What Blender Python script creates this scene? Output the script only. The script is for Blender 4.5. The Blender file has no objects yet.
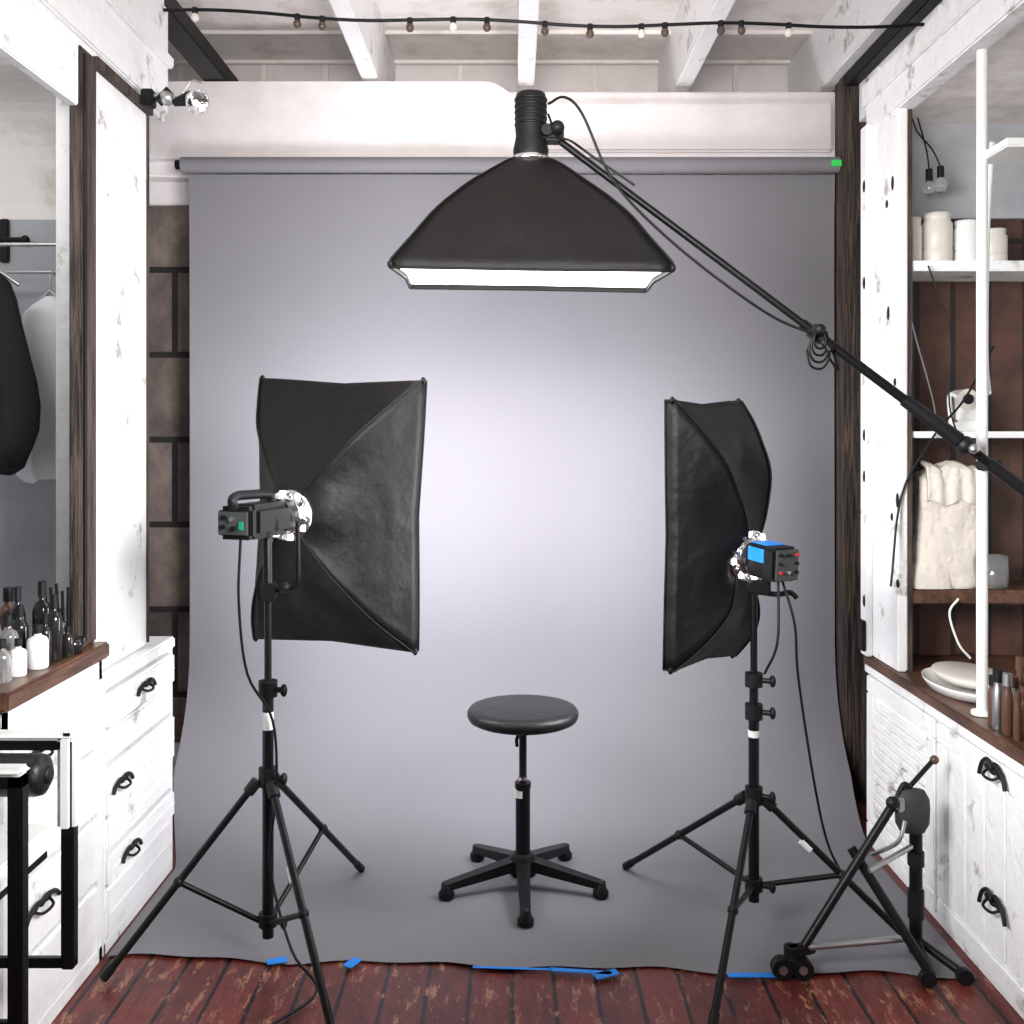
import bpy, bmesh, math, random
from mathutils import Vector, Matrix, noise
random.seed(4)
V=Vector
# ------------------------------------------------------------ materials
def mat(name,col,rough=.5,metal=0.,var=None,vscale=8.,bump=0.,bscale=40.,emit=None,es=0.,alpha=None,stretch=None,spec=None,sheen=0.,trans=0.,vlo=.4,vhi=.6):
    m=bpy.data.materials.new(name); m.use_nodes=True
    nt=m.node_tree; b=nt.nodes['Principled BSDF']
    b.inputs['Base Color'].default_value=(*col,1); b.inputs['Roughness'].default_value=rough
    b.inputs['Metallic'].default_value=metal
    if spec is not None: b.inputs['Specular IOR Level'].default_value=spec
    if sheen: b.inputs['Sheen Weight'].default_value=sheen
    if trans: b.inputs['Transmission Weight'].default_value=trans
    tc=nt.nodes.new('ShaderNodeTexCoord'); mp=nt.nodes.new('ShaderNodeMapping')
    nt.links.new(tc.outputs['Object'],mp.inputs['Vector'])
    if stretch: mp.inputs['Scale'].default_value=stretch
    if var:
        n=nt.nodes.new('ShaderNodeTexNoise'); n.inputs['Scale'].default_value=vscale; n.inputs['Detail'].default_value=6
        n.inputs['Roughness'].default_value=.65
        r=nt.nodes.new('ShaderNodeValToRGB'); r.color_ramp.elements[0].position=vlo; r.color_ramp.elements[1].position=vhi
        r.color_ramp.elements[0].color=(*var,1); r.color_ramp.elements[1].color=(*col,1)
        nt.links.new(mp.outputs[0],n.inputs['Vector']); nt.links.new(n.outputs['Fac'],r.inputs[0]); nt.links.new(r.outputs[0],b.inputs['Base Color'])
    if bump:
        n2=nt.nodes.new('ShaderNodeTexNoise'); n2.inputs['Scale'].default_value=bscale; n2.inputs['Detail'].default_value=4
        bp=nt.nodes.new('ShaderNodeBump'); bp.inputs['Strength'].default_value=bump; bp.inputs['Distance'].default_value=.02
        nt.links.new(mp.outputs[0],n2.inputs['Vector']); nt.links.new(n2.outputs['Fac'],bp.inputs['Height']); nt.links.new(bp.outputs[0],b.inputs['Normal'])
    if emit:
        b.inputs['Emission Color'].default_value=(*emit,1); b.inputs['Emission Strength'].default_value=es
    return m
def plank_mat(name,c1,c2,dark,rough,rot,bw,rh,grain=(1,1,1),mortar=.01,worn=None):
    m=bpy.data.materials.new(name); m.use_nodes=True; nt=m.node_tree; b=nt.nodes['Principled BSDF']
    b.inputs['Roughness'].default_value=rough
    tc=nt.nodes.new('ShaderNodeTexCoord'); mp=nt.nodes.new('ShaderNodeMapping'); mp.inputs['Rotation'].default_value=rot
    nt.links.new(tc.outputs['Object'],mp.inputs['Vector'])
    br=nt.nodes.new('ShaderNodeTexBrick'); br.inputs['Scale'].default_value=1; br.inputs['Mortar Size'].default_value=mortar
    br.inputs['Brick Width'].default_value=bw; br.inputs['Row Height'].default_value=rh
    br.inputs['Color1'].default_value=(*c1,1); br.inputs['Color2'].default_value=(*c2,1); br.inputs['Mortar'].default_value=(*dark,1)
    nt.links.new(mp.outputs[0],br.inputs['Vector'])
    n=nt.nodes.new('ShaderNodeTexNoise'); n.inputs['Scale'].default_value=5; n.inputs['Detail'].default_value=9; n.inputs['Roughness'].default_value=.7
    mp2=nt.nodes.new('ShaderNodeMapping'); mp2.inputs['Scale'].default_value=grain
    nt.links.new(mp.outputs[0],mp2.inputs['Vector']); nt.links.new(mp2.outputs[0],n.inputs['Vector'])
    mx=nt.nodes.new('ShaderNodeMixRGB'); mx.blend_type='MULTIPLY'; mx.inputs[0].default_value=.75
    r=nt.nodes.new('ShaderNodeValToRGB'); r.color_ramp.elements[0].position=.35; r.color_ramp.elements[0].color=(.25,.25,.25,1); r.color_ramp.elements[1].position=.62
    nt.links.new(n.outputs['Fac'],r.inputs[0]); nt.links.new(br.outputs['Color'],mx.inputs[1]); nt.links.new(r.outputs[0],mx.inputs[2])
    last=mx.outputs[0]
    if worn:
        n3=nt.nodes.new('ShaderNodeTexNoise'); n3.inputs['Scale'].default_value=7; n3.inputs['Detail'].default_value=10; n3.inputs['Roughness'].default_value=.8
        nt.links.new(mp2.outputs[0],n3.inputs['Vector'])
        r3=nt.nodes.new('ShaderNodeValToRGB'); r3.color_ramp.elements[0].position=.56; r3.color_ramp.elements[0].color=(0,0,0,1); r3.color_ramp.elements[1].position=.61
        nt.links.new(n3.outputs['Fac'],r3.inputs[0])
        m3=nt.nodes.new('ShaderNodeMixRGB'); m3.inputs[2].default_value=(*worn,1)
        nt.links.new(r3.outputs[0],m3.inputs[0]); nt.links.new(last,m3.inputs[1]); last=m3.outputs[0]
    nt.links.new(last,b.inputs['Base Color'])
    bp=nt.nodes.new('ShaderNodeBump'); bp.inputs['Strength'].default_value=.4; bp.inputs['Distance'].default_value=.01
    nt.links.new(n.outputs['Fac'],bp.inputs['Height']); nt.links.new(bp.outputs[0],b.inputs['Normal'])
    return m
WHITE=mat('whitewashed_wood',(.86,.86,.86),.55,var=(.42,.39,.36),vscale=7,bump=.4,bscale=18,vlo=.33,vhi=.41)
WHITEC=mat('ceiling_paint',(.86,.82,.79),.7,var=(.64,.58,.53),vscale=4,bump=.3,bscale=10,vlo=.3,vhi=.5)
BEAMW=mat('beam_paint',(.82,.78,.78),.6,var=(.70,.65,.64),vscale=3,bump=.3,bscale=6,vlo=.3,vhi=.6)
GREYW=mat('grey_plaster',(.42,.43,.45),.8,var=(.34,.35,.37),vscale=3)
DWOOD=plank_mat('weathered_stone_blocks',(.10,.078,.065),(.21,.165,.14),(.012,.009,.008),.8,(math.pi/2,0,0),.42,.37,(1.5,1.2,2.2),.014)
RWOOD=plank_mat('cupboard_plank',(.10,.042,.027),(.13,.055,.034),(.02,.01,.008),.6,(math.pi/2,0,math.pi/2),3,.13,(1,1,1))
POSTW=mat('weathered_post_wood',(.075,.05,.038),.75,var=(.018,.012,.01),vscale=6,stretch=(6,6,.6),bump=.8,bscale=12)
COUNT=mat('counter_wood',(.13,.06,.035),.35,var=(.05,.022,.012),vscale=5,stretch=(5,.8,5),bump=.2)
FLOORM=plank_mat('floor_boards',(.21,.036,.026),(.13,.024,.019),(.01,.004,.004),.36,(0,0,math.pi/2),3.0,.115,(1.3,4,1),.006,worn=(.36,.17,.10))
PAPER=mat('seamless_grey_paper',(.205,.201,.217),.75,bump=.04,bscale=3,spec=.2)
BLACK=mat('black_metal',(.005,.005,.0055),.38,spec=.25)
BLACKP=mat('black_plastic',(.007,.007,.008),.5,spec=.28)
FAB=mat('black_softbox_fabric',(.0055,.005,.0048),.52,bump=.6,bscale=8,spec=.26)
CLOTHB=mat('black_cloth',(.005,.005,.006),.8,bump=.3,bscale=20,spec=.15)
CLOTHW=mat('white_cloth',(.80,.81,.84),.85,bump=.4,bscale=14)
CANVAS=mat('canvas_cloth',(.66,.60,.53),.9,bump=.5,bscale=30)
CHROME=mat('polished_steel',(.9,.9,.9),.2,1.,bump=.3,bscale=50)
STEEL=mat('dull_steel',(.5,.5,.5),.4,1.)
LEAK=mat('ring_spill_glow',(.9,.9,.9),.3,emit=(1,.97,.93),es=9.)  # emission stands in for modelling-lamp spill on the speed ring
DIFF=mat('diffuser_cloth',(.9,.9,.9),.8,emit=(1,.97,.92),es=5.)
DIFFS=mat('diffuser_cloth_side',(.9,.9,.9),.8,emit=(.97,.95,1),es=25.)
VINYL=mat('black_vinyl',(.008,.008,.0085),.42,bump=.15,bscale=60,spec=.35)
BLUE=mat('blue_tape',(.01,.24,.80),.6)
LABEL=mat('white_label',(.75,.75,.75),.6)
GREEN=mat('green_switch',(.01,.28,.14),.4)
GREENT=mat('green_tape',(.05,.75,.12),.5)
RED=mat('red_knob',(.45,.02,.02),.4)
PANEL=mat('grey_panel',(.05,.055,.055),.5)
WPAINT=mat('white_enamel',(.82,.82,.8),.35)
CERAM=mat('cream_ceramic',(.66,.62,.56),.4)
GLASS=mat('clear_glass',(.9,.9,.9),.08,trans=.9)
BULB=mat('smoked_bulb_glass',(.08,.055,.04),.12)
BOTT=mat('dark_bottle_glass',(.014,.012,.012),.15)
BROWNB=mat('brown_bottle',(.09,.045,.028),.3)
IRON=mat('wrought_iron',(.007,.007,.007),.5,spec=.25)
GPAD=mat('grey_pad',(.03,.03,.033),.7)

# ------------------------------------------------------------ mesh builder
def frame(d,up=V((0,0,1))):
    z=V(d).normalized()
    if abs(z.dot(up))>.98: up=V((0,1,0))
    x=up.cross(z).normalized(); y=z.cross(x)
    return x,y,z
class Obj:
    def __init__(s,name): s.name=name; s.bm=bmesh.new(); s.mats=[]
    def mi(s,m):
        if m not in s.mats: s.mats.append(m)
        return s.mats.index(m)
    def box(s,x0,x1,y0,y1,z0,z1,m,bev=0.,M=None):
        b=bmesh.new(); bmesh.ops.create_cube(b,size=1)
        for v in b.verts: v.co=V(((x0+x1)/2+v.co.x*(x1-x0),(y0+y1)/2+v.co.y*(y1-y0),(z0+z1)/2+v.co.z*(z1-z0)))
        if bev: bmesh.ops.bevel(b,geom=b.edges[:],offset=bev,segments=2,affect='EDGES')
        if M: bmesh.ops.transform(b,matrix=M,verts=b.verts)
        s.merge(b,m,False); return s
    def obox(s,c,d,L,W,H,m,bev=0.):
        x,y,z=frame(d); M=Matrix((x,y,z)).transposed().to_4x4(); M.translation=V(c)
        return s.box(-W/2,W/2,-H/2,H/2,-L/2,L/2,m,bev,M)
    def merge(s,b,m,smooth):
        i=s.mi(m); vm={}
        b.normal_update()
        for v in b.verts: vm[v]=s.bm.verts.new(v.co)
        for f in b.faces:
            try: nf=s.bm.faces.new([vm[v] for v in f.verts])
            except ValueError: continue
            nf.material_index=i; nf.smooth=f.smooth or smooth
        b.free()
    def rings(s,rs,m,cap=True,smooth=True,closed=True):
        i=s.mi(m); vs=[[s.bm.verts.new(p) for p in r] for r in rs]; n=len(rs[0])
        for a,b in zip(vs,vs[1:]):
            for k in range(n if closed else n-1):
                f=s.bm.faces.new((a[k],a[(k+1)%n],b[(k+1)%n],b[k])); f.material_index=i; f.smooth=smooth
        if cap:
            for r in (rs[0],rs[-1]):
                f=s.bm.faces.new([s.bm.verts.new(p) for p in r]); f.material_index=i
        return s
    def cyl(s,p,q,r,m,r2=None,n=16):
        p=V(p);q=V(q); r2=r if r2 is None else r2; x,y,z=frame(q-p)
        c=[(math.cos(2*math.pi*k/n),math.sin(2*math.pi*k/n)) for k in range(n)]
        return s.rings([[p+x*a*r+y*b*r for a,b in c],[q+x*a*r2+y*b*r2 for a,b in c]],m)
    def lathe(s,o,d,prof,m,n=28,sx=1.,sy=1.):
        o=V(o); x,y,z=frame(d)
        return s.rings([[o+z*h+x*math.cos(2*math.pi*k/n)*max(r,.0004)*sx+y*math.sin(2*math.pi*k/n)*max(r,.0004)*sy for k in range(n)] for r,h in prof],m)
    def tube(s,pts,r,m,n=8,sub=6):
        P=[V(p) for p in pts]
        if sub>1 and len(P)>2:
            Q=[];E=[P[0]*2-P[1]]+P+[P[-1]*2-P[-2]]
            for i in range(1,len(E)-2):
                for k in range(sub):
                    t=k/sub; a,b,c,d=E[i-1],E[i],E[i+1],E[i+2]
                    Q.append(.5*((2*b)+(c-a)*t+(2*a-5*b+4*c-d)*t*t+(-a+3*b-3*c+d)*t**3))
            Q.append(P[-1]); P=Q
        R=[];xx=None
        for i,p in enumerate(P):
            d=(P[min(i+1,len(P)-1)]-P[max(i-1,0)]).normalized()
            if xx is None: xx,yy,_=frame(d)
            xx=(xx-d*xx.dot(d)).normalized(); yy=d.cross(xx)
            R.append([p+xx*math.cos(2*math.pi*k/n)*r+yy*math.sin(2*math.pi*k/n)*r for k in range(n)])
        return s.rings(R,m)
    def ball(s,c,r,m,sc=(1,1,1)):
        b=bmesh.new(); bmesh.ops.create_uvsphere(b,u_segments=20,v_segments=12,radius=r)
        for v in b.verts: v.co=V((v.co.x*sc[0],v.co.y*sc[1],v.co.z*sc[2]))+V(c)
        s.merge(b,m,True); return s
    def done(s,solid=0.):
        bm=s.bm
        co=[v.co for v in bm.verts]
        lo=V([min(c[i] for c in co) for i in range(3)]); hi=V([max(c[i] for c in co) for i in range(3)])
        o=V(((lo.x+hi.x)/2,(lo.y+hi.y)/2,lo.z))
        for v in bm.verts: v.co-=o
        bmesh.ops.recalc_face_normals(bm,faces=bm.faces[:])
        me=bpy.data.meshes.new(s.name); bm.to_mesh(me); bm.free()
        for m in s.mats: me.materials.append(m)
        ob=bpy.data.objects.new(s.name,me); ob.location=o; bpy.context.collection.objects.link(ob)
        return ob
def B(name,*a,bev=0.,m=None):
    return Obj(name).box(*a,m,bev).done()

# ------------------------------------------------------------ room shell
B('floor',-2.3,2.3,-1,4.5,-.1,0,m=FLOORM)
B('ceiling',-2.3,2.3,-1,5.0,3.3,3.4,m=WHITEC)
o=Obj('wall_back')
o.box(-2.3,2.3,4.36,4.5,0,2.68,DWOOD)
o.box(-2.3,2.3,4.85,5.0,2.6,3.3,BEAMW)
o.box(-2.3,2.3,4.34,4.4,2.5,2.6,BEAMW,.004)
o.done()
o=Obj('trim_1'); o.box(-2.2,2.2,4.26,4.5,2.60,2.965,BEAMW,.012)
# raised shaped beam section on the left side with rounded end
prof=[(-2.0,2.66),(-2.0,2.985),(-.12,2.985)]
for k in range(9):
    a=math.pi/2*(1-k/8); prof.append((-.12+.14*math.cos(a),2.845+.14*math.sin(a)))
prof+= [(.02,2.66)]
o.rings([[V((x,4.20,z)) for x,z in prof],[V((x,4.27,z)) for x,z in prof]],BEAMW,smooth=False)
o.box(.03,1.36,4.235,4.27,2.70,2.91,BEAMW,.01)
o.done()
B('baseboard_back',-2.2,-1.38,4.33,4.36,0,.16,bev=.005,m=WHITE)
B('wall_left',-2.4,-2.2,-1,4.5,0,3.3,m=WHITE)
B('wall_right',2.2,2.4,-1,4.5,0,3.3,m=WHITE)
for i,x in enumerate((-1.95,-.60,.06,.74,1.37)):
    o=Obj('rafter' if i==0 else 'rafter.%03d'%i).box(x-.035,x+.035,-1,4.84,3.0,3.3,WHITE,.006)
    o.done()
o=Obj('trim_5')
for x in (-1.6,-1.2,-.9,-.25,.4,1.08,1.6): o.box(x-.012,x+.012,4.83,4.85,2.7,3.3,WHITEC)
for y in (3.75,4.1,4.45,4.8): o.box(-2.2,2.2,y,y+.02,3.285,3.3,WHITEC)
o.done()
B('ceiling_rail',-1.30,-1.20,3.46,4.85,2.99,3.06,bev=.004,m=IRON)
B('ceiling_rail.001',1.37,1.42,1.8,4.19,2.93,2.99,bev=.004,m=IRON)
B('wood_post',1.365,1.51,4.10,4.235,0,2.985,bev=.008,m=POSTW)
# upper boarded wall above cabinets
o=Obj('trim_2'); o.box(-1.30,-1.2,1.2,3.45,2.58,3.29,WHITE)
for z in (2.60,2.80,3.0): o.box(-1.205,-1.185,1.2,3.45,z,z+.17,WHITE,.006)
o.box(-1.24,-1.165,1.2,3.45,2.76,2.80,WHITE,.006)
o.box(-1.215,-1.185,1.2,2.735,2.40,2.58,WHITE,.004)
o.done()
o=Obj('trim_3'); o.box(1.42,1.5,1.8,4.09,2.78,3.29,WHITE)
for y in (2.2,2.75,3.3,3.85): o.box(1.405,1.425,y,y+.03,2.78,2.92,WHITE,.003)
o.done()

# made-up alcove standing in for the mirror's reflection, with hanging clothes
o=Obj('mirror_view_alcove')
o.box(-2.19,-1.22,3.25,3.30,.82,2.58,GREYW).box(-2.19,-2.14,1.3,3.25,.92,2.58,GREYW).box(-2.19,-1.31,1.3,3.25,2.5,2.57,WHITEC)
R=[]
for x in (-2.14,-1.235):
    R.append([V((x,3.25-.30*(1-math.sin(math.pi/2*k/10)),2.5-.30*(1-math.cos(math.pi/2*k/10)))) for k in range(11)]+[V((x,3.25,2.5))])
o.rings(R,WHITEC,smooth=False)
o.done()
o=Obj('white_panel'); o.box(-1.30,-1.2,2.845,3.29,.81,2.575,WHITE,.006); o.box(-1.2,-1.195,2.85,2.856,.82,2.57,IRON)  # white wall panel beside the alcove
o.box(-1.2,-1.180,2.85,3.29,2.550,2.580,POSTW); o.box(-1.2,-1.193,3.28,3.29,.82,2.57,POSTW); o.done()
o=Obj('mirror_frame_post'); o.box(-1.215,-1.18,2.74,2.843,.915,2.57,POSTW,.005); o.box(-1.18,-1.174,2.75,2.765,.93,2.55,IRON); o.done()

# garments
def garment(name,cx,cy,zt,zb,w,d,m,prof,folds=7,seed=0,rot=0.,drift=0.):
    o=Obj(name); n=48; R=[]
    H=zt-zb
    for t,a,b in prof:
        r=[]
        for k in range(n):
            th=2*math.pi*k/n; f=1+.12*t*math.cos(folds*th+seed)+.06*t*math.sin((folds+4)*th+seed*2)
            x=math.cos(th)*w/2*a*f+drift*t; y=math.sin(th)*d/2*b*f
            r.append(V((cx+x*math.cos(rot)-y*math.sin(rot),cy+x*math.sin(rot)+y*math.cos(rot),zt-H*t+.02*math.cos(th*2+seed)*(t>.9))))
        R.append(r)
    o.rings(R,m)
    sh=[V((cx-w*.3,cy,zt-H*.07)),V((cx,cy,zt+.02)),V((cx+w*.3,cy,zt-H*.07))]
    o.tube(sh,.006,STEEL,sub=1)
    o.tube([(cx,cy,zt+.01),(cx,cy,zt+.06),(cx,cy+.02,zt+.085),(cx,cy+.035,zt+.075),(cx,cy+.035,zt+.06)],.004,STEEL)
    return o.done()
PJ=[(0,.16,.3),(.02,.28,.45),(.06,.42,.7),(.14,.55,.85),(.28,.68,.95),(.42,.84,1),(.56,.98,1),(.68,1.04,1),(.8,1.0,1.05),(.9,.85,1.05),(.97,.68,.9),(1,.5,.7)]
PS=[(0,.16,.3),(.02,.3,.45),(.05,.55,.7),(.09,.78,.85),(.16,.88,.95),(.3,.93,1),(.5,.98,1),(.75,1.05,1.05),(.9,1.08,1.05),(.97,1.02,.9),(1,.85,.7)]
garment('black_jacket',-1.53,2.93,1.98,1.40,.29,.12,CLOTHB,PJ,seed=1,rot=-.15)
garment('white_shirt',-1.435,3.11,1.93,1.37,.21,.10,CLOTHW,PS,seed=2,drift=.02)
garment('white_shirt.001',-1.365,3.19,1.82,1.39,.10,.06,CLOTHW,PS,seed=5)
o=Obj('clothes_rail'); o.cyl((-2.13,2.94,2.06),(-1.32,2.94,2.06),.006,STEEL); o.cyl((-2.13,3.13,2.01),(-1.32,3.13,2.01),.006,STEEL); o.done()
o=Obj('coat_hook'); o.box(-1.66,-1.63,3.235,3.249,2.06,2.20,IRON,.004); o.cyl((-1.72,3.225,2.13),(-1.57,3.225,2.13),.008,IRON); o.ball((-1.72,3.225,2.13),.014,IRON).ball((-1.57,3.225,2.13),.014,IRON); o.done()

# ------------------------------------------------------------ left cabinet
def handle(o,x,y,z,s=1,sg=1,w=.09):
    for a in (-1,1):
        o.tube([(x+.008*sg,y,z+.004),(x+.012*sg,y+a*w*.18,z+.016*s),(x+.012*sg,y+a*w*.4,z+.012*s),(x+.010*sg,y+a*w*.6,z+.002*s),(x+.010*sg,y+a*w*.72,z-.012*s)],.006,IRON)
        o.ball((x+.006*sg,y+a*w*.3,z+.004*s),.012,IRON,(.4,1.6,.8))
    o.tube([(x+.006*sg,y-w*.35,z),(x+.022*sg,y-w*.2,z-.010),(x+.024*sg,y+w*.2,z-.010),(x+.006*sg,y+w*.35,z)],.004,IRON)
    o.ball((x+.008*sg,y,z+.006),.012,IRON,(.5,1.3,.8))
o=Obj('makeup_counter')
o.box(-2.1,-1.20,2.30,2.862,.0,.86,POSTW); o.box(-1.2,-1.172,2.30,2.33,0,.86,WHITE,.004); o.box(-1.2,-1.172,2.835,2.862,0,.86,WHITE,.004); o.box(-1.2,-1.172,2.30,2.862,0,.045,WHITE,.004); o.box(-1.2,-1.172,2.30,2.862,.80,.86,WHITE,.004)
o.box(-2.1,-1.15,2.28,2.862,.865,.91,COUNT,.006)
for z in (.05,.24,.43,.62): o.box(-1.21,-1.168,2.335,2.83,z,z+.178,WHITE,.008)
handle(o,-1.168,2.47,.34,w=.12); handle(o,-1.168,2.47,.72,w=.10)
o.done()
o=Obj('drawer_chest')
o.box(-2.1,-1.20,2.87,3.45,0,.78,POSTW); o.box(-2.1,-1.165,2.866,3.46,.765,.805,WHITE,.006)
for a,b in ((2.868,2.885),(3.44,3.455)): o.box(-1.21,-1.172,a,b,0,.776,WHITE,.003)
o.box(-1.21,-1.172,2.87,3.45,0,.037,WHITE,.003); o.box(-2.1,-1.18,3.445,3.455,0,.776,WHITE,.003)
z=.04
for i,h in enumerate((.155,.095,.10,.155,.10,.11)):
    o.box(-1.21,-1.166+(.007 if i%2 else 0),2.888,3.438,z,z+h-.008,WHITE,.007)
    o.box(-1.17,-1.163+(.007 if i%2 else 0),2.90,3.426,z+h*.45,z+h*.45+.004,WHITE)
    z+=h+.003*(i%2)
    if i in (1,3,5): handle(o,-1.160,3.0+.03*i if i!=3 else 2.96,z-h/2,w=.10)
o.done()

def bottle(o,x,y,z,r,h,m,cap=None,neck=.35):
    cap=cap or BLACKP
    o.lathe((x,y,z),(0,0,1),[(r*.9,0),(r,.004),(r,h*.62),(r*.8,h*.70),(r*neck,h*.75),(r*neck,h*.8)],m,n=20)
    o.cyl((x,y,z+h*.8),(x,y,z+h),r*neck*1.25,cap)
o=Obj('cosmetics_bottles')
for (x,y,r,h,m) in [(-1.20,2.62,.02,.17,BOTT),(-1.25,2.66,.024,.20,BOTT),(-1.22,2.70,.018,.12,GLASS),(-1.27,2.58,.022,.15,BOTT),(-1.20,2.53,.026,.11,LABEL),(-1.26,2.50,.025,.14,GLASS),(-1.21,2.45,.02,.09,WPAINT),
    (-1.30,2.63,.02,.19,BOTT),(-1.33,2.55,.025,.16,GLASS),(-1.28,2.42,.03,.10,WPAINT),(-1.20,2.57,.016,.13,BOTT),(-1.35,2.68,.03,.18,BROWNB),(-1.38,2.50,.026,.14,LABEL),(-1.185,2.665,.017,.08,BOTT),(-1.22,2.39,.024,.10,GLASS),(-1.30,2.36,.026,.13,CERAM)]:
    bottle(o,x,y,.911,r,h,m)
for k in range(5): o.cyl((-1.24+.01*k,2.70,.912),(-1.26+.016*k,2.695,1.08+.01*(k%3)),.004,BLACK)
o.lathe((-1.19,2.70,.911),(0,0,1),[(.0,0),(.026,.0),(.034,.02),(.035,.04),(.032,.04),(.025,.01)],BOTT)
o.done()

# ------------------------------------------------------------ salon chair (front left)
o=Obj('salon_chair')
for y,x1,zb,zt in ((1.84,-.895,.40,.875),(2.19,-.955,.335,.835)):
    x0=-1.42; t=.014
    o.box(x1-2*t,x1,y-t,y+t,zb,zt,BLACK,.003); o.box(x0,x1,y-t/1.6,y+t/1.6,zb,zb+1.6*t,BLACK,.003); o.box(x0,x0+2*t,y-t,y+t,zb,zt,BLACK,.003)
    o.box(x0,x1,y-t,y+t,zt-1.6*t,zt,BLACK,.003)
    o.box(x0,x1+.002,y-.02,y+.02,zt,zt+.016,WPAINT,.007)
o.box(-.99,-.95,2.165,2.215,.635,.852,WPAINT,.012)
o.cyl((-1.36,2.06,.80),(-.975,2.06,.80),.043,VINYL,n=24); o.lathe((-.975,2.06,.80),(1,0,0),[(.043,0),(.040,.012),(.028,.018),(.0,.02)],VINYL)
o.lathe((-.957,2.06,.80),(1,0,0),[(.018,0),(.018,.006),(.010,.008),(0,.008)],BLACKP)
o.box(-1.40,-.97,1.88,2.15,.62,.67,WPAINT,.015); o.box(-1.38,-.99,1.9,2.13,.60,.62,BLACK)
o.box(-1.46,-1.40,1.85,2.17,.67,1.15,VINYL,.02)
o.box(-1.42,-1.2,1.80,2.23,.50,.53,BLACK); 
o.cyl((-1.28,2.02,.03),(-1.28,2.02,.60),.035,STEEL); o.lathe((-1.28,2.02,0),(0,0,1),[(.2,0),(.2,.012),(.17,.025),(.04,.04),(0,.04)],STEEL)
o.done()

# ------------------------------------------------------------ right cabinet
o=Obj('workbench_cabinet')
o.box(1.325,2.1,1.8,3.65,0,.66,POSTW); o.box(1.285,2.1,1.78,3.66,.665,.70,COUNT,.005); o.box(1.29,2.1,1.79,3.66,.635,.668,WHITE,.004)
o.box(1.31,1.33,1.8,3.65,0,.036,WHITE,.003)
for (a,b) in ((3.05,3.64),(2.44,3.04),(1.83,2.43)):
    o.box(1.300,1.33,a+.005,b-.005,.04,.63,WHITE,.004)
    for z in (.04,.57): o.box(1.288,1.302,a+.005,b-.005,z,z+.06,WHITE,.004)
    for y in (a+.005,b-.065): o.box(1.288,1.302,y,y+.06,.102,.568,WHITE,.004)
    if a>3:
        for k in range(14):
            z=.115+k*.032; o.box(1.286,1.303,a+.07,b-.07,z,z+.022,WHITE,.004)
    else:
        for k in range(4): o.box(1.292,1.302,a+.072+k*.115,a+.178+k*.115,.11,.56,WHITE,.004)
for y,z in ((2.66,.60),(2.66,.25),(2.1,.6)):
    handle(o,1.286,y,z,sg=-1,s=1.9,w=.10)
o.done()
o=Obj('wall_cupboard')
o.box(1.30,1.335,3.37,3.66,.702,2.62,WHITE,.005)
o.box(1.275,1.30,3.6,3.66,.702,2.62,WHITE,.004)
o.box(1.295,1.36,1.8,3.66,2.60,2.775,WHITE,.006); o.box(1.28,1.30,1.8,3.66,2.70,2.775,WHITE,.004)
o.box(1.335,2.19,3.62,3.66,.702,2.28,RWOOD)
o.box(1.335,2.19,3.60,3.66,2.28,2.62,GREYW)
o.box(1.335,2.19,1.8,3.66,2.62,2.66,WHITEC)
o.box(1.336,1.345,3.38,3.62,.702,2.25,RWOOD)
o.box(1.336,1.350,3.372,3.38,.702,2.6,POSTW)
for z,th,m in ((2.055,.035,WHITE),(1.49,.022,WHITE),(.93,.045,COUNT)):
    o.box(1.337,2.19,3.38,3.62,z,z+th,m,.004)
for i,z in enumerate((1.22,1.28,1.68,1.92,2.3,2.36,1.0)): o.ball((1.299,3.42+.05*math.sin(i*5),z),.014,IRON,(.25,.7,1+.8*(i%2)))
for z in (.9,1.35,1.5,2.05,2.4): o.ball((1.275,3.62,z),.014,IRON,(.3,.8,1.6))
o.box(1.262,1.276,3.60,3.655,.72,.83,IRON,.003)
o.done()
o=Obj('white_shelf_pole'); o.cyl((1.343,2.857,.702),(1.343,2.857,2.598),.0155,WPAINT); o.cyl((1.343,2.857,.702),(1.343,2.857,.712),.03,WPAINT)
o.tube([(1.36,2.857,1.62),(1.42,3.0,1.75),(1.52,3.2,2.15),(1.56,3.25,2.45)],.009,WPAINT)
o.box(1.345,1.75,2.72,2.9,2.285,2.31,WPAINT,.004)
o.done()
# jars
o=Obj('ceramic_jars')
for x,r,h,m in ((1.385,.036,.16,CERAM),(1.475,.05,.175,CERAM),(1.575,.042,.15,WPAINT),(1.67,.045,.12,CERAM)):
    y=3.47; z=2.091
    o.lathe((x,y,z),(0,0,1),[(0,0),(r*.92,0),(r,.01),(r,h*.28),(r*.94,h*.31),(r,h*.34),(r,h*.8),(r*.85,h*.86),(r*.9,h*.9),(r*.9,h),(r*.8,h),(0,h*.98)],m)
o.done()
o=Obj('tape_dispenser'); z=1.513
o.box(1.50,1.60,3.42,3.50,z,z+.03,WPAINT,.006); o.box(1.53,1.62,3.43,3.49,z+.03,z+.10,WPAINT,.01); o.cyl((1.56,3.42,z+.11),(1.56,3.50,z+.11),.035,CERAM,n=24); o.cyl((1.56,3.415,z+.11),(1.56,3.505,z+.11),.018,BLACK); o.tube([(1.51,3.44,z+.03),(1.505,3.44,z+.12),(1.53,3.44,z+.12)],.008,WPAINT)
o.done()
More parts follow.
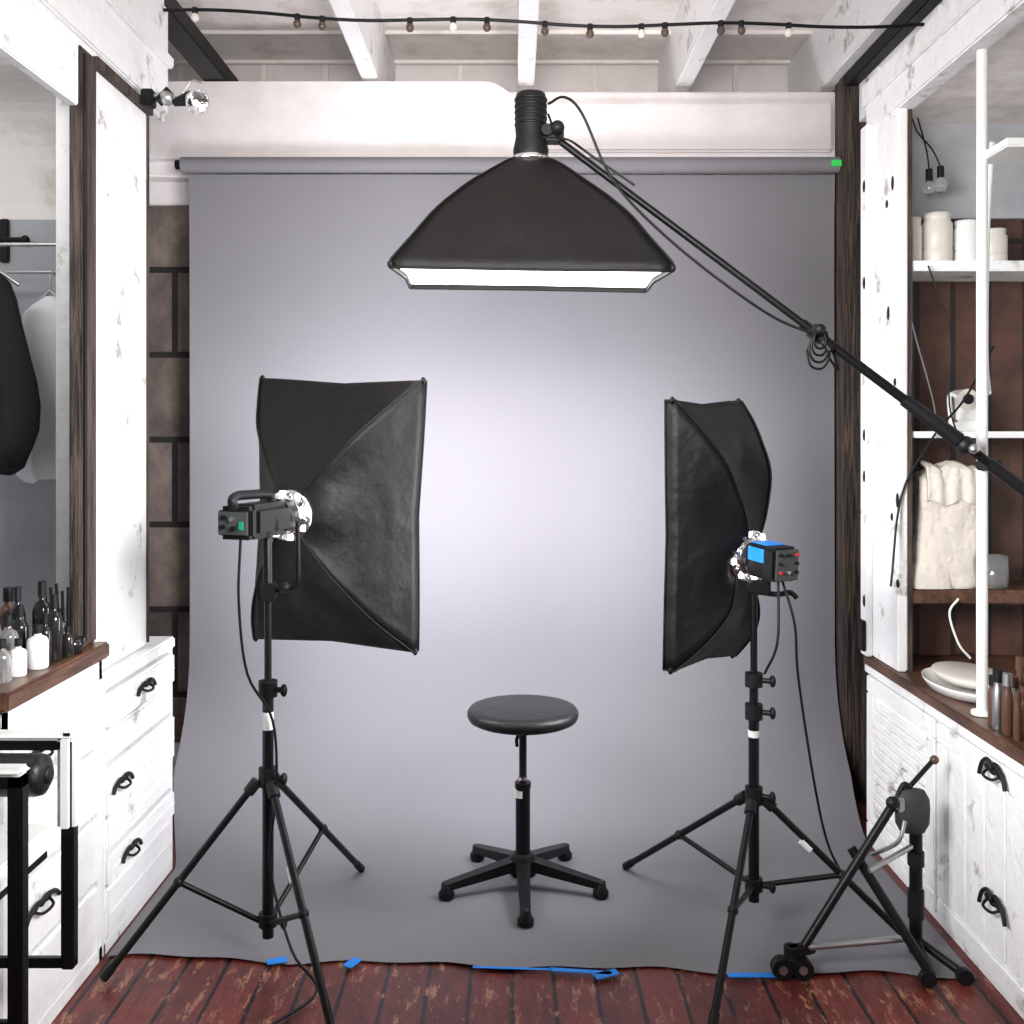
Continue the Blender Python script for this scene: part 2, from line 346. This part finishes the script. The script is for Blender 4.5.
# slumped, folded canvas sack with flap and seams
o=Obj('canvas_sack'); n=96; R=[]
def sackp(th,t,w):
    c,s_=math.cos(th),math.sin(th)
    c=math.copysign(abs(c)**.55,c); s_=math.copysign(abs(s_)**.6,s_)
    f=1+.07*noise.noise(V((c*2,s_*2,t*3)))
    # diagonal soft folds
    f+=.035*math.sin(9*t+3*c+2*noise.noise(V((c*2,s_*2,t*3))))-.05*abs(noise.noise(V((c*3+t*3,s_*3,t*5))))
    return c*.122*w*f, s_*.078*w*f
for i in range(46):
    u=i/45; t=min(1,u/.93)
    w=1.05-.17*t+.03*math.sin(t*8); z=.977+.385*t
    if u>.93:
        q=(u-.93)/.07; w*=max(.05,math.cos(q*1.52)); z+=.03*math.sin(q*1.57)
    if i==0: w*=.95
    R.append([V((1.475+.03*t+sackp(2*math.pi*k/n,t,w)[0],3.475+sackp(2*math.pi*k/n,t,w)[1],z+.02*math.sin(4*math.cos(2*math.pi*k/n)+1)*t)) for k in range(n)])
o.rings(R,CANVAS)
# top flap folded over the front
R=[]
for (yy,zz) in ((3.53,1.392),(3.46,1.402),(3.405,1.385),(3.393,1.34),(3.391,1.29),(3.395,1.27)):
    R.append([V((1.505+(k/20-.5)*.185,yy+.006*math.sin(k*1.1),zz+.010*math.sin(k*.55+1))) for k in range(21)]+[V((1.505+(.5-k/20)*.185,yy+.012,zz-.008+.010*math.sin((20-k)*.55+1))) for k in range(21)])
o.rings(R,CANVAS)
R=[]
for i in range(16):
    t=i/15; zz=.99+.12*math.sin(t*math.pi/2); w=math.cos(t*1.4)
    R.append([V((1.43+.085*w*math.cos(2*math.pi*k/36)*(1+.2*noise.noise(V((math.cos(k/5.73)*1.5,math.sin(k/5.73)*1.5,t*3)))),3.415+.032*w*math.sin(2*math.pi*k/36),zz-.012)) for k in range(36)])
o.rings(R,CANVAS); o.done()
o=Obj('glass_mug'); o.lathe((1.655,3.43,.977),(0,0,1),[(0,0),(.04,0),(.045,.02),(.045,.11),(.041,.11),(.04,.015),(0,.012)],GLASS); o.tube([(1.615,3.42,1.0),(1.595,3.42,1.02),(1.595,3.42,1.07),(1.615,3.42,1.08)],.006,GLASS); o.done()
# hanging bulbs in cupboard
o=Obj('hanging_bulb'); o.tube([(1.40,3.5,2.61),(1.42,3.5,2.56),(1.47,3.5,2.50),(1.50,3.5,2.44)],.003,BLACK); o.cyl((1.50,3.5,2.44),(1.50,3.5,2.40),.012,BLACK); o.ball((1.50,3.5,2.375),.024,GLASS,(1,1,1.2))
o.tube([(1.42,3.5,2.61),(1.45,3.5,2.50),(1.46,3.5,2.43)],.003,BLACK); o.cyl((1.46,3.5,2.43),(1.46,3.5,2.39),.012,BLACK); o.ball((1.46,3.5,2.365),.022,GLASS,(1,1,1.2)); o.done()
o=Obj('hanging_cable')
o.tube([(1.42,3.60,2.04),(1.44,3.6,1.9),(1.52,3.6,1.6),(1.50,3.6,1.55)],.003,WPAINT)
o.tube([(1.40,3.365,2.07),(1.47,3.36,1.85),(1.47,3.36,1.6),(1.52,3.36,1.45)],.003,BLACK)
o.tube([(1.62,3.36,1.8),(1.52,3.36,1.62),(1.42,3.36,1.5),(1.31,3.36,1.30),(1.25,3.3,1.0)],.004,BLACK)
o.tube([(1.50,3.36,.95),(1.47,3.36,.9),(1.5,3.36,.8),(1.54,3.36,.75)],.004,WPAINT); o.done()
# tray and bottles on right counter
o=Obj('serving_tray'); n=40; 
prof=[(.0,.012),(.85,.012),(.98,.03),(1.0,.034),(.98,.026),(.86,.003),(0,.002)]
o.rings([[V((1.42+math.cos(2*math.pi*k/n)*.12*a,3.12+math.sin(2*math.pi*k/n)*.19*a,.70+h)) for k in range(n)] for a,h in prof],WPAINT)
o.rings([[V((1.43+math.cos(2*math.pi*k/n)*.10*a,3.13+math.sin(2*math.pi*k/n)*.15*a,.735+h)) for k in range(n)] for a,h in [(0,0),(.9,0),(1,.02),(.97,.024),(0,.01)]],CERAM)
o.done()
o=Obj('brush_bottles')
for i in range(28):
    x=1.322+.042*(i%4)+random.uniform(-.004,.004); y=2.46+.05*(i//4)+random.uniform(-.008,.008)
    h=random.uniform(.12,.19); r=random.uniform(.010,.015)
    bottle(o,x,y,.701,r,h,random.choice([BROWNB,BROWNB,BROWNB,BOTT,STEEL]),cap=random.choice([BLACKP,BROWNB,STEEL]),neck=.7)
o.done()

# ------------------------------------------------------------ backdrop
o=Obj('grey_paper_backdrop')
pts=[(2.59,4.19)]; 
for z in (2.4,2.1,1.8,1.5,1.2,.9,.75,.62): pts.append((z,4.20))
Rr=.55
for k in range(1,13):
    a=math.pi/2*k/12; pts.append((.62-(.615)*math.sin(a),4.20-Rr*(1-math.cos(a))))
for y in (3.55,3.45,3.3,3.1,2.95,2.86): pts.append((.005,y))
nx=60; rows=[]
for z,y in pts:
    z=max(z,.005); hl=hr=1.355
    if y<4.0: hl=max(1.162,1.355-(4.0-y)*.36); hr=max(1.28,1.355-(4.0-y)*.16)
    r=[]
    for k in range(nx+1):
        u=k/nx; x=-hl+(hl+hr)*u; yy=y
        if y<=2.87: yy=2.865-.11*u+.012*math.sin(u*23)+.008*math.sin(u*51)
        zz=z
        if y>4.1: yy+=.006*math.sin(u*5+z*1.3)
        if y<=2.87: zz=.006+.004*max(0,math.sin(u*17))
        r.append(V((x,yy,zz)))
    rows.append(r)
o.rings(rows,PAPER,cap=False,closed=False)
o.done()
o=Obj('backdrop_roll'); o.cyl((-1.375,4.165,2.625),(1.36,4.165,2.625),.032,PAPER,n=24); o.cyl((-1.40,4.165,2.625),(1.362,4.165,2.625),.02,BLACK)
o.box(1.32,1.36,4.125,4.132,2.61,2.635,GREENT); o.done()
o=Obj('blue_masking_tape')
for x,y,w,h,a in ((-.665,2.83,.055,.03,.3),(-.45,2.82,.03,.05,-.5),(.19,2.775,.17,.018,-.12),(.26,2.76,.07,.03,.4),(.66,2.755,.13,.022,0),(.0,2.79,.22,.010,-.06)):
    M=Matrix.Translation((x,y,.012))@Matrix.Rotation(a,4,'Z'); o.box(-w/2,w/2,-h/2,h/2,-.001,.001,BLUE,0,M)
o.done()

# ------------------------------------------------------------ softbox
def softbox(o,corners,apex,r0,bowr,bowp,diffm,lip=.035,seed=0):
    C=[V(c) for c in corners]; A=V(apex); cen=sum(C,V())/4
    nrm=((C[1]-C[0]).cross(C[3]-C[0])).normalized()
    if nrm.dot(cen-A)<0: nrm=-nrm
    per=20; n=4*per; ax=(cen-A).normalized()
    def rim(k):
        s,f=divmod(k,per); return C[s].lerp(C[(s+1)%4],f/per)
    def wgt(k):
        f=(k%per)/per; return abs(2*f-1)   # 1 at corner
    ap=[]
    for k in range(n):
        d=rim(k)-cen; d=(d-ax*d.dot(ax)).normalized(); ap.append(A+d*r0)
    rows=[]; T=32
    for i in range(T+1):
        t=i/T; r=[]
        for k in range(n):
            w=wgt(k); p=ap[k].lerp(rim(k),t); s=math.sin(math.pi*t**.85)
            out=(rim(k)-cen).normalized()
            b=bowp+(bowr-bowp)*w**3
            p=p-nrm*b*s+out*b*.45*s
            q=V((p.x*8+seed,p.y*8,p.z*4))
            p+=nrm*(.012*s*noise.noise(p*7+V((seed,0,0)))+.012*s*(1-w*w)*(.4-abs(noise.noise(q))*1.5))
            if t>.6: p-=out*.014*(1-w)*(t-.6)/.4
            r.append(p)
        rows.append(r)
    for q in (lip*.5,lip):
        rows.append([p+nrm*q for p in rows[T]])
    o.rings(rows,FAB,cap=False)
    for k in (0,per,2*per,3*per):
        o.tube([rows[i][k]-nrm*.002 for i in range(0,T+3,2)],.003,FAB,n=6,sub=1)
    hem=[rows[-1][k] for k in range(n)]; o.tube(hem+[hem[0]],.004,FAB,n=6,sub=1)
    for k in (0,per,2*per,3*per):
        p=rows[T][k]; o.ball(p+nrm*.012,.008,FAB,(1,1,1.4))
    i=o.mi(diffm)
    q=[o.bm.verts.new(p+nrm*(lip*.35)+(cen-p)*.01) for p in rows[T]]
    f=o.bm.faces.new(q); f.material_index=i
    return nrm
def ring(o,c,d,r):
    o.lathe(c,d,[(r*.45,-.03),(r*.7,-.03),(r*.75,-.018),(r*.95,-.014),(r*1.02,-.006),(r*1.02,.006),(r*.9,.012),(r*.45,.012)],CHROME,n=36)
    x,y,z=frame(d)
    # steel pegs, and glowing tabs that imitate modelling-lamp spill
    for k in range(8):
        a=2*math.pi*k/8+.2; p=V(c)+(x*math.cos(a)+y*math.sin(a))*r*.86-z*.0165
        o.cyl(p,p-z*.012,.006,STEEL)
        a+=.39; p=V(c)+(x*math.cos(a)+y*math.sin(a))*r*.85-z*.0155
        o.obox(p,z,.004,.020,.020,LEAK,.002)
def stand(o,px,py,zcol,zhub,ztop,feet,r=.014):
    o.cyl((px,py,zcol-.05),(px,py,zhub+.25),r*1.15,BLACK); o.cyl((px,py,zhub+.2),(px,py,ztop-.25),r*.95,BLACK); o.cyl((px,py,ztop-.3),(px,py,ztop),r*.75,BLACK)
    for z,h in ((zhub,.05),(zcol,.035),(zhub+.25,.045),(ztop-.27,.04)):
        o.cyl((px,py,z-h/2),(px,py,z+h/2),r*1.9,BLACKP)
        o.cyl((px,py,z),(px+.045,py-.02,z),.008,BLACKP); o.ball((px+.05,py-.022,z),.014,BLACKP,(.7,1,1.3))
    for fx,fy in feet:
        f=V((fx,fy,.016)); h=V((px,py,zhub)); dv=(V((fx,fy,0))-V((px,py,0))).normalized()
        h0=h+dv*.03-V((0,0,.01)); o.cyl(h0,f,.0105,BLACK); o.cyl(h0+V((0,0,.0)),h0.lerp(f,.06),.017,BLACKP)
        o.cyl(f.lerp(h0,.06),f,.013,BLACKP); mid=h0.lerp(f,.52); o.cyl(V((px,py,zcol))+dv*.025,mid,.008,BLACK); o.ball(mid,.015,BLACKP)
# left light
o=Obj('studio_softbox_light')
CL=[(-.278,3.08,1.668),(-.82,3.26,1.685),(-.842,3.26,.835),(-.303,3.08,.830)]
AL=V((-.655,2.95,1.264))
nL=softbox(o,CL,AL,.06,.05,.02,DIFFS,seed=3)
d=(V((.30,.95,.0))).normalized()
ring(o,AL-d*.005,d,.075)
x,y,z=frame(d)
o.cyl(AL-d*.035,AL-d*.08,.052,BLACKP,n=28)
hc=AL-d*.18
o.obox(hc+d*.02,d,.20,.10,.095,BLACKP,.018)
o.obox(AL-d*.275,d,.04,.105,.09,BLACKP,.012)
o.obox(AL-d*.297,d,.006,.090,.062,PANEL,.002)
for k,(a,b,mm) in enumerate(((.028,-.01,BLACK),(0,.012,STEEL),(-.005,-.014,BLACK),(.025,.016,BLACK))):
    p=AL-d*.300+x*a+y*b; o.cyl(p,p-d*.008,.007,mm)
p=AL-d*.301-x*.028-y*.006; o.obox(p,d,.006,.012,.022,GREEN)
hz=V((0,0,1)); o.tube([AL-d*.10+hz*.045,AL-d*.12+hz*.068,AL-d*.22+hz*.072,AL-d*.28+hz*.072,AL-d*.30+hz*.06,AL-d*.29+hz*.04],.013,BLACKP)
pL=(-.693,2.84)
o.tube([(-.60,2.80,1.26),(-.60,2.80,1.10),(-.62,2.82,1.065),(-.693,2.84,1.06)],.007,BLACK)
o.box(-.715,-.67,2.81,2.87,1.03,1.08,BLACKP,.006); o.ball((-.64,2.82,1.07),.016,BLACKP)
o.cyl((-.693,2.84,1.06),(-.70,2.86,1.22),.014,BLACK)
stand(o,pL[0],pL[1],.125,.53,1.05,[(-.515,3.42),(-.415,2.39),(-1.115,2.73)])
o.cyl((pL[0],pL[1],.665),(pL[0],pL[1],.715),.0165,LABEL)
f=V((-.415,2.39,.012)); h=V((pL[0],pL[1],.53)); p=h.lerp(f,.36); q=h.lerp(f,.42); o.cyl(p,q,.0125,LABEL)
o.tube([(-.73,2.69,1.22),(-.735,2.69,1.05),(-.72,2.72,.85),(-.67,2.80,.7),(-.66,2.8,.5),(-.675,2.79,.3),(-.60,2.72,.1),(-.52,2.66,.02),(-.62,2.5,.012),(-.68,2.35,.012)],.004,BLACK)
o.done()
# right light
o=Obj('studio_softbox_light.001')
CR=[(.485,2.96,1.603),(.765,3.33,1.612),(.745,3.33,.765),(.48,2.96,.80)]
AR=V((.715,3.05,1.135))
softbox(o,CR,AR,.06,.055,.02,DIFFS,seed=8)
d=V((-.43,.89,.06)).normalized(); x,y,z=frame(d)
ring(o,AR-d*.01,d,.078)
o.cyl(AR-d*.035,AR-d*.06,.05,BLACKP,n=28)
o.obox(AR-d*.115,d,.13,.09,.10,BLACKP,.01)
o.obox(AR-d*.182,d,.008,.08,.09,PANEL,.002)
o.obox(AR-d*.10+hz*.051,d,.07,.07,.002,BLUE); o.obox(AR-d*.10-x*.046+hz*.02,d,.07,.002,.04,BLUE); o.obox(AR-d*.10+x*.046+hz*.02,d,.07,.002,.04,BLUE)
for a,b,mm in ((-.03,.03,RED),(-.03,-.02,BLACK),(0,.03,BLACK),(0,-.02,STEEL),(.028,.03,BLACK),(.028,-.02,RED),(-.03,.005,BLACK),(.028,.005,BLACK)):
    p=AR-d*.186+x*a+y*b; o.cyl(p,p-d*.008,.005,mm)
pR=(.722,2.985)
o.box(.70,.76,2.93,2.99,1.03,1.07,BLACKP,.006); o.tube([(.70,2.955,1.04),(.78,2.95,1.03),(.82,2.95,1.035),(.84,2.95,1.02)],.008,BLACKP); o.cyl((.75,2.96,1.03),(.755,2.96,1.10),.014,BLACK)
stand(o,pR[0],pR[1],.16,.425,1.04,[(.39,3.44),(.50,2.50),(1.17,2.90)])
o.cyl((pR[0],pR[1],.60),(pR[0],pR[1],.62),.0175,LABEL)
f=V((1.17,2.90,.012)); h=V((pR[0],pR[1],.425)); p=h.lerp(f,.30); q=h.lerp(f,.36); o.cyl(p,q,.0125,LABEL)
o.tube([(.79,2.93,1.08),(.82,2.90,.95),(.83,2.9,.8),(.88,2.92,.5),(.93,2.95,.3),(.99,2.98,.18)],.004,BLACK)
o.tube([(.78,2.93,1.08),(.77,2.90,.9),(.74,2.93,.8)],.004,BLACK)
o.done()

# top boom light
o=Obj('overhead_boom_softbox')
CT=[(-.325,2.67,1.968),(.43,2.67,1.958),(.43,3.20,1.978),(-.325,3.20,1.990)]
AT=V((.055,2.92,2.305))
softbox(o,CT,AT,.045,.03,.012,DIFF,lip=.020,seed=5)
o.lathe((.055,2.92,2.295),(0,0,1),[(.03,0),(.058,0),(.058,.014),(.05,.018)],CHROME)
o.lathe((.055,2.92,2.31),(0,0,1),[(.05,0),(.052,.02),(.044,.06),(.046,.09),(.046,.17),(.042,.185),(0,.187)],BLACKP,n=32)
for k in range(5): o.lathe((.055,2.92,2.40+k*.018),(0,0,1),[(.045,0),(.048,.002),(.048,.008),(.045,.01)],BLACK,n=32)
a=V((.115,2.915,2.375)); b=V((1.246,2.75,1.472)); dd=(b-a).normalized()
o.box(.09,.15,2.88,2.94,2.35,2.40,BLACKP,.008); o.cyl((.10,2.86,2.375),(.10,2.96,2.375),.016,BLACKP); o.ball((.13,2.86,2.38),.02,BLACKP)
o.cyl(a,a+dd*.75*(b-a).length*.9,.0105,BLACK); 
J=a.lerp(b,.655); o.cyl(a.lerp(b,.62),b,.0135,BLACK)
o.obox(J,dd,.06,.04,.04,BLACKP,.008); o.ball(J+V((0,-.03,.01)),.016,BLACKP); o.cyl(J,J+V((.03,-.03,-.05)),.01,BLACKP)
o.cyl(a.lerp(b,.86),a.lerp(b,.985),.018,BLACKP,r2=.022)
o.ball(b,.026,BLACKP); o.ball(b+V((.01,-.03,-.01)),.014,STEEL)
e=b+dd*.27; o.cyl(b,e,.013,BLACK); o.cyl(b+dd*.08,b+dd*.22,.018,BLACKP)
p=b+dd*.10; o.obox(V((1.335,2.80,p.z+.005)),(0,1,0),.10,.03,.03,BLACKP,.004)
off=V((-.01,-.01,-.05))
o.tube([(.105,2.90,2.46),(.15,2.87,2.47),(.20,2.86,2.42),a.lerp(b,.12)+V((.02,-.02,0)),a.lerp(b,.2)+V((0,-.02,-.03)),a.lerp(b,.32)+off*.9,a.lerp(b,.45)+off,a.lerp(b,.56)+off*.8,a.lerp(b,.64)+V((0,-.02,-.015))],.004,BLACK)
o.tube([(.105,2.90,2.43),(.13,2.87,2.36),(.17,2.86,2.34),a.lerp(b,.1)+V((0,-.02,.02)),a.lerp(b,.2)+V((.01,-.02,.02))],.0035,BLACK)
for k in range(4):
    c=J+V((.0,-.03,-.02)); rr=.022+.006*k
    o.tube([c+V((math.cos(q*1.05+k)*rr*.8,.006*k,math.sin(q*1.05+k)*rr*1.1-.012*k)) for q in range(7)],.0035,BLACK)
o.tube([J+V((.02,-.02,0)),J+V((.06,0,-.10)),J+V((.03,.0,-.06))],.0035,BLACK)
o.done()

# ------------------------------------------------------------ stool
o=Obj('swivel_stool'); cx,cy=.036,3.31
o.lathe((cx,cy,.555),(0,0,1),[(0,0),(.165,0),(.178,.006),(.184,.018),(.184,.03),(.176,.041),(.15,.046),(0,.047)],VINYL,n=56)
o.cyl((cx,cy,.53),(cx,cy,.556),.05,BLACK); o.cyl((cx,cy,.34),(cx,cy,.54),.0125,BLACKP); o.cyl((cx,cy,.36),(cx,cy,.37),.016,CHROME)
o.cyl((cx,cy,.06),(cx,cy,.35),.024,BLACK,n=24); o.cyl((cx,cy,.335),(cx,cy,.352),.027,BLACK); o.cyl((cx-.008,cy-.006,.305),(cx-.008,cy-.006,.328),.019,LABEL)
o.tube([(cx,cy,.53),(cx-.02,cy-.05,.51),(cx-.02,cy-.09,.50)],.006,BLACK)
o.lathe((cx,cy,.05),(0,0,1),[(.03,0),(.045,.0),(.045,.05),(.03,.07)],BLACK)
for k in range(5):
    a=-math.pi/2+2*math.pi*k/5+.02; dv=V((math.cos(a),math.sin(a),0)); c=V((cx,cy,0))
    p0=c+dv*.03+V((0,0,.085)); p1=c+dv*.265+V((0,0,.045)); x,y,z=frame(p1-p0)
    o.rings([[p0+x*s1*.022+y*s2*.018 for s1,s2 in ((-1,-1),(1,-1),(1,1),(-1,1))],[p1+x*s1*.016+y*s2*.011 for s1,s2 in ((-1,-1),(1,-1),(1,1),(-1,1))]],BLACK,smooth=False)
    f=c+dv*.262; o.lathe(f+V((0,0,.006)),(0,0,1),[(.02,0),(.026,.004),(.026,.02),(.018,.03),(.016,.05),(0,.052)],BLACK,n=20)
o.done()

# ------------------------------------------------------------ wheeled stand at right with round lamp head
o=Obj('wheeled_light_stand')
o.cyl((.80,2.77,.07),(1.10,2.86,.46),.0125,BLACK)
o.cyl((1.08,2.86,.43),(1.22,2.9,.555),.007,BLACK); o.ball((1.225,2.9,.558),.013,BROWNB)
o.lathe((1.145,2.86,.36),(0,0,1),[(0,0),(.035,.006),(.048,.03),(.05,.07),(.048,.10),(.034,.125),(0,.132)],GPAD,sx=1.0,sy=.6)
o.box(1.09,1.12,2.83,2.87,.43,.47,STEEL,.008); o.ball((1.08,2.84,.455),.018,BLACKP)
o.tube([(1.10,2.86,.46),(1.12,2.86,.50),(1.14,2.86,.49)],.008,BLACKP)
o.cyl((1.155,2.86,.02),(1.155,2.86,.36),.018,BLACK); o.cyl((1.155,2.86,.12),(1.155,2.86,.2),.023,BLACKP); o.cyl((1.155,2.86,.27),(1.155,2.86,.31),.023,BLACKP)
o.cyl((.97,2.86,.32),(1.14,2.72,.03),.014,BLACK); o.cyl((1.0,2.8,.28),(1.155,2.86,.33),.008,STEEL)
o.cyl((.80,2.77,.08),(1.10,2.80,.09),.010,STEEL); o.tube([(1.03,2.86,.30),(1.08,2.8,.36),(1.10,2.8,.42)],.006,STEEL)
o.cyl((1.14,2.72,.03),(1.155,2.86,.06),.012,BLACK); o.cyl((1.155,2.86,.06),(1.24,2.74,.02),.012,BLACK)
o.obox((.80,2.77,.075),(1,.4,0),.09,.03,.03,BLACKP,.006); o.cyl((.77,2.76,.06),(.77,2.76,.09),.02,BLACKP)
for x in (.745,.80): o.cyl((x,2.745,.03),(x,2.775,.03),.0295,BLACKP,n=24); o.cyl((x,2.742,.03),(x,2.778,.03),.012,STEEL)
for p in ((1.13,2.72),(1.235,2.73)): o.cyl((p[0],p[1]-.01,.022),(p[0],p[1]+.01,.022),.022,BLACKP,n=20)
o.done()

# clamp lamp upper left
o=Obj('clamp_spotlight')
o.box(-1.179,-1.14,3.17,3.21,2.545,2.60,IRON,.004)
o.tube([(-1.16,3.19,2.575),(-1.12,3.19,2.585),(-1.07,3.19,2.57)],.009,STEEL); o.ball((-1.10,3.19,2.575),.024,STEEL); o.cyl((-1.13,3.19,2.56),(-1.09,3.19,2.60),.016,IRON)
o.lathe((-1.06,3.19,2.565),(1,-.15,.2),[(.012,-.02),(.016,0),(.02,.02),(.024,.04)],IRON,n=24)
o.lathe((-1.03,3.185,2.575),(.8,-.5,-.5),[(.012,-.01),(.02,.01),(.033,.03),(.040,.05),(.036,.05),(.02,.02),(0,.015)],CHROME,n=28)
o.tube([(-1.05,3.19,2.59),(-1.02,3.19,2.63),(-.99,3.18,2.62)],.003,STEEL); o.done()
# string lights
o=Obj('string_lights')
P=[]; N=15
for k in range(N+1):
    u=k/N; P.append(V((-1.185+2.585*u,3.40,2.945+.008*math.sin(u*19)-.05*u-.02*math.sin(math.pi*u))))
o.tube(P,.006,BLACK)
for i,x in enumerate((-1.078,-.73,-.645,-.347,-.2,-.085,.112,.265,.44,.52,.71,.78,.94)):
    u=(x+1.185)/2.585; z=2.945-.05*u-.02*math.sin(math.pi*u)+.008*math.sin(u*19)
    o.cyl((x,3.4,z+.006),(x,3.4,z-.018),.010,BLACKP); o.ball((x,3.4,z-.026),.014,BULB if i%4 else CERAM,(1,1,1.1))
o.done()

# ------------------------------------------------------------ lights
def area(name,loc,tgt,sx,sy,e,col=(1,1,1),spread=180):
    l=bpy.data.lights.new(name,'AREA'); l.shape='RECTANGLE'; l.size=sx; l.size_y=sy; l.energy=e; l.color=col; l.spread=math.radians(spread)
    ob=bpy.data.objects.new(name,l); ob.location=loc; ob.rotation_euler=(V(tgt)-V(loc)).to_track_quat('-Z','Y').to_euler(); bpy.context.collection.objects.link(ob)
area('ceiling_fill',(0,1.2,2.2),(0,4.0,3.25),1.2,.4,19,(1,.95,.92),90)  # added fill that brightens the ceiling, not a fixture of the room
area('cabinet_fill_a',(.9,1.0,2.0),(-1.35,2.7,1.3),1.0,.8,24,(1,1,1),65)  # unseen fill added to brighten the left cabinets
area('cabinet_fill_b',(-.9,1.0,2.0),(1.45,2.9,1.3),1.0,.8,24,(1,1,1),65)  # same kind of added fill, for the right cabinets
area('alcove_fill',(-1.6,2.2,2.45),(-1.6,3.2,1.5),.5,.2,5)  # small unseen fill added to lift the alcove wall and clothes
w=bpy.data.worlds.new('World'); bpy.context.scene.world=w; w.use_nodes=True
w.node_tree.nodes['Background'].inputs[0].default_value=(.97,.97,1,1); w.node_tree.nodes['Background'].inputs[1].default_value=.2
bpy.context.scene.view_settings.view_transform='Standard'
cam=bpy.data.cameras.new('camera'); co=bpy.data.objects.new('camera',cam); bpy.context.collection.objects.link(co)
co.location=(0,0,1.5); co.rotation_euler=(math.pi/2,0,0); cam.sensor_width=36; cam.lens=1000/1024*36; cam.shift_y=-77/1024; cam.clip_start=.05
bpy.context.scene.camera=co
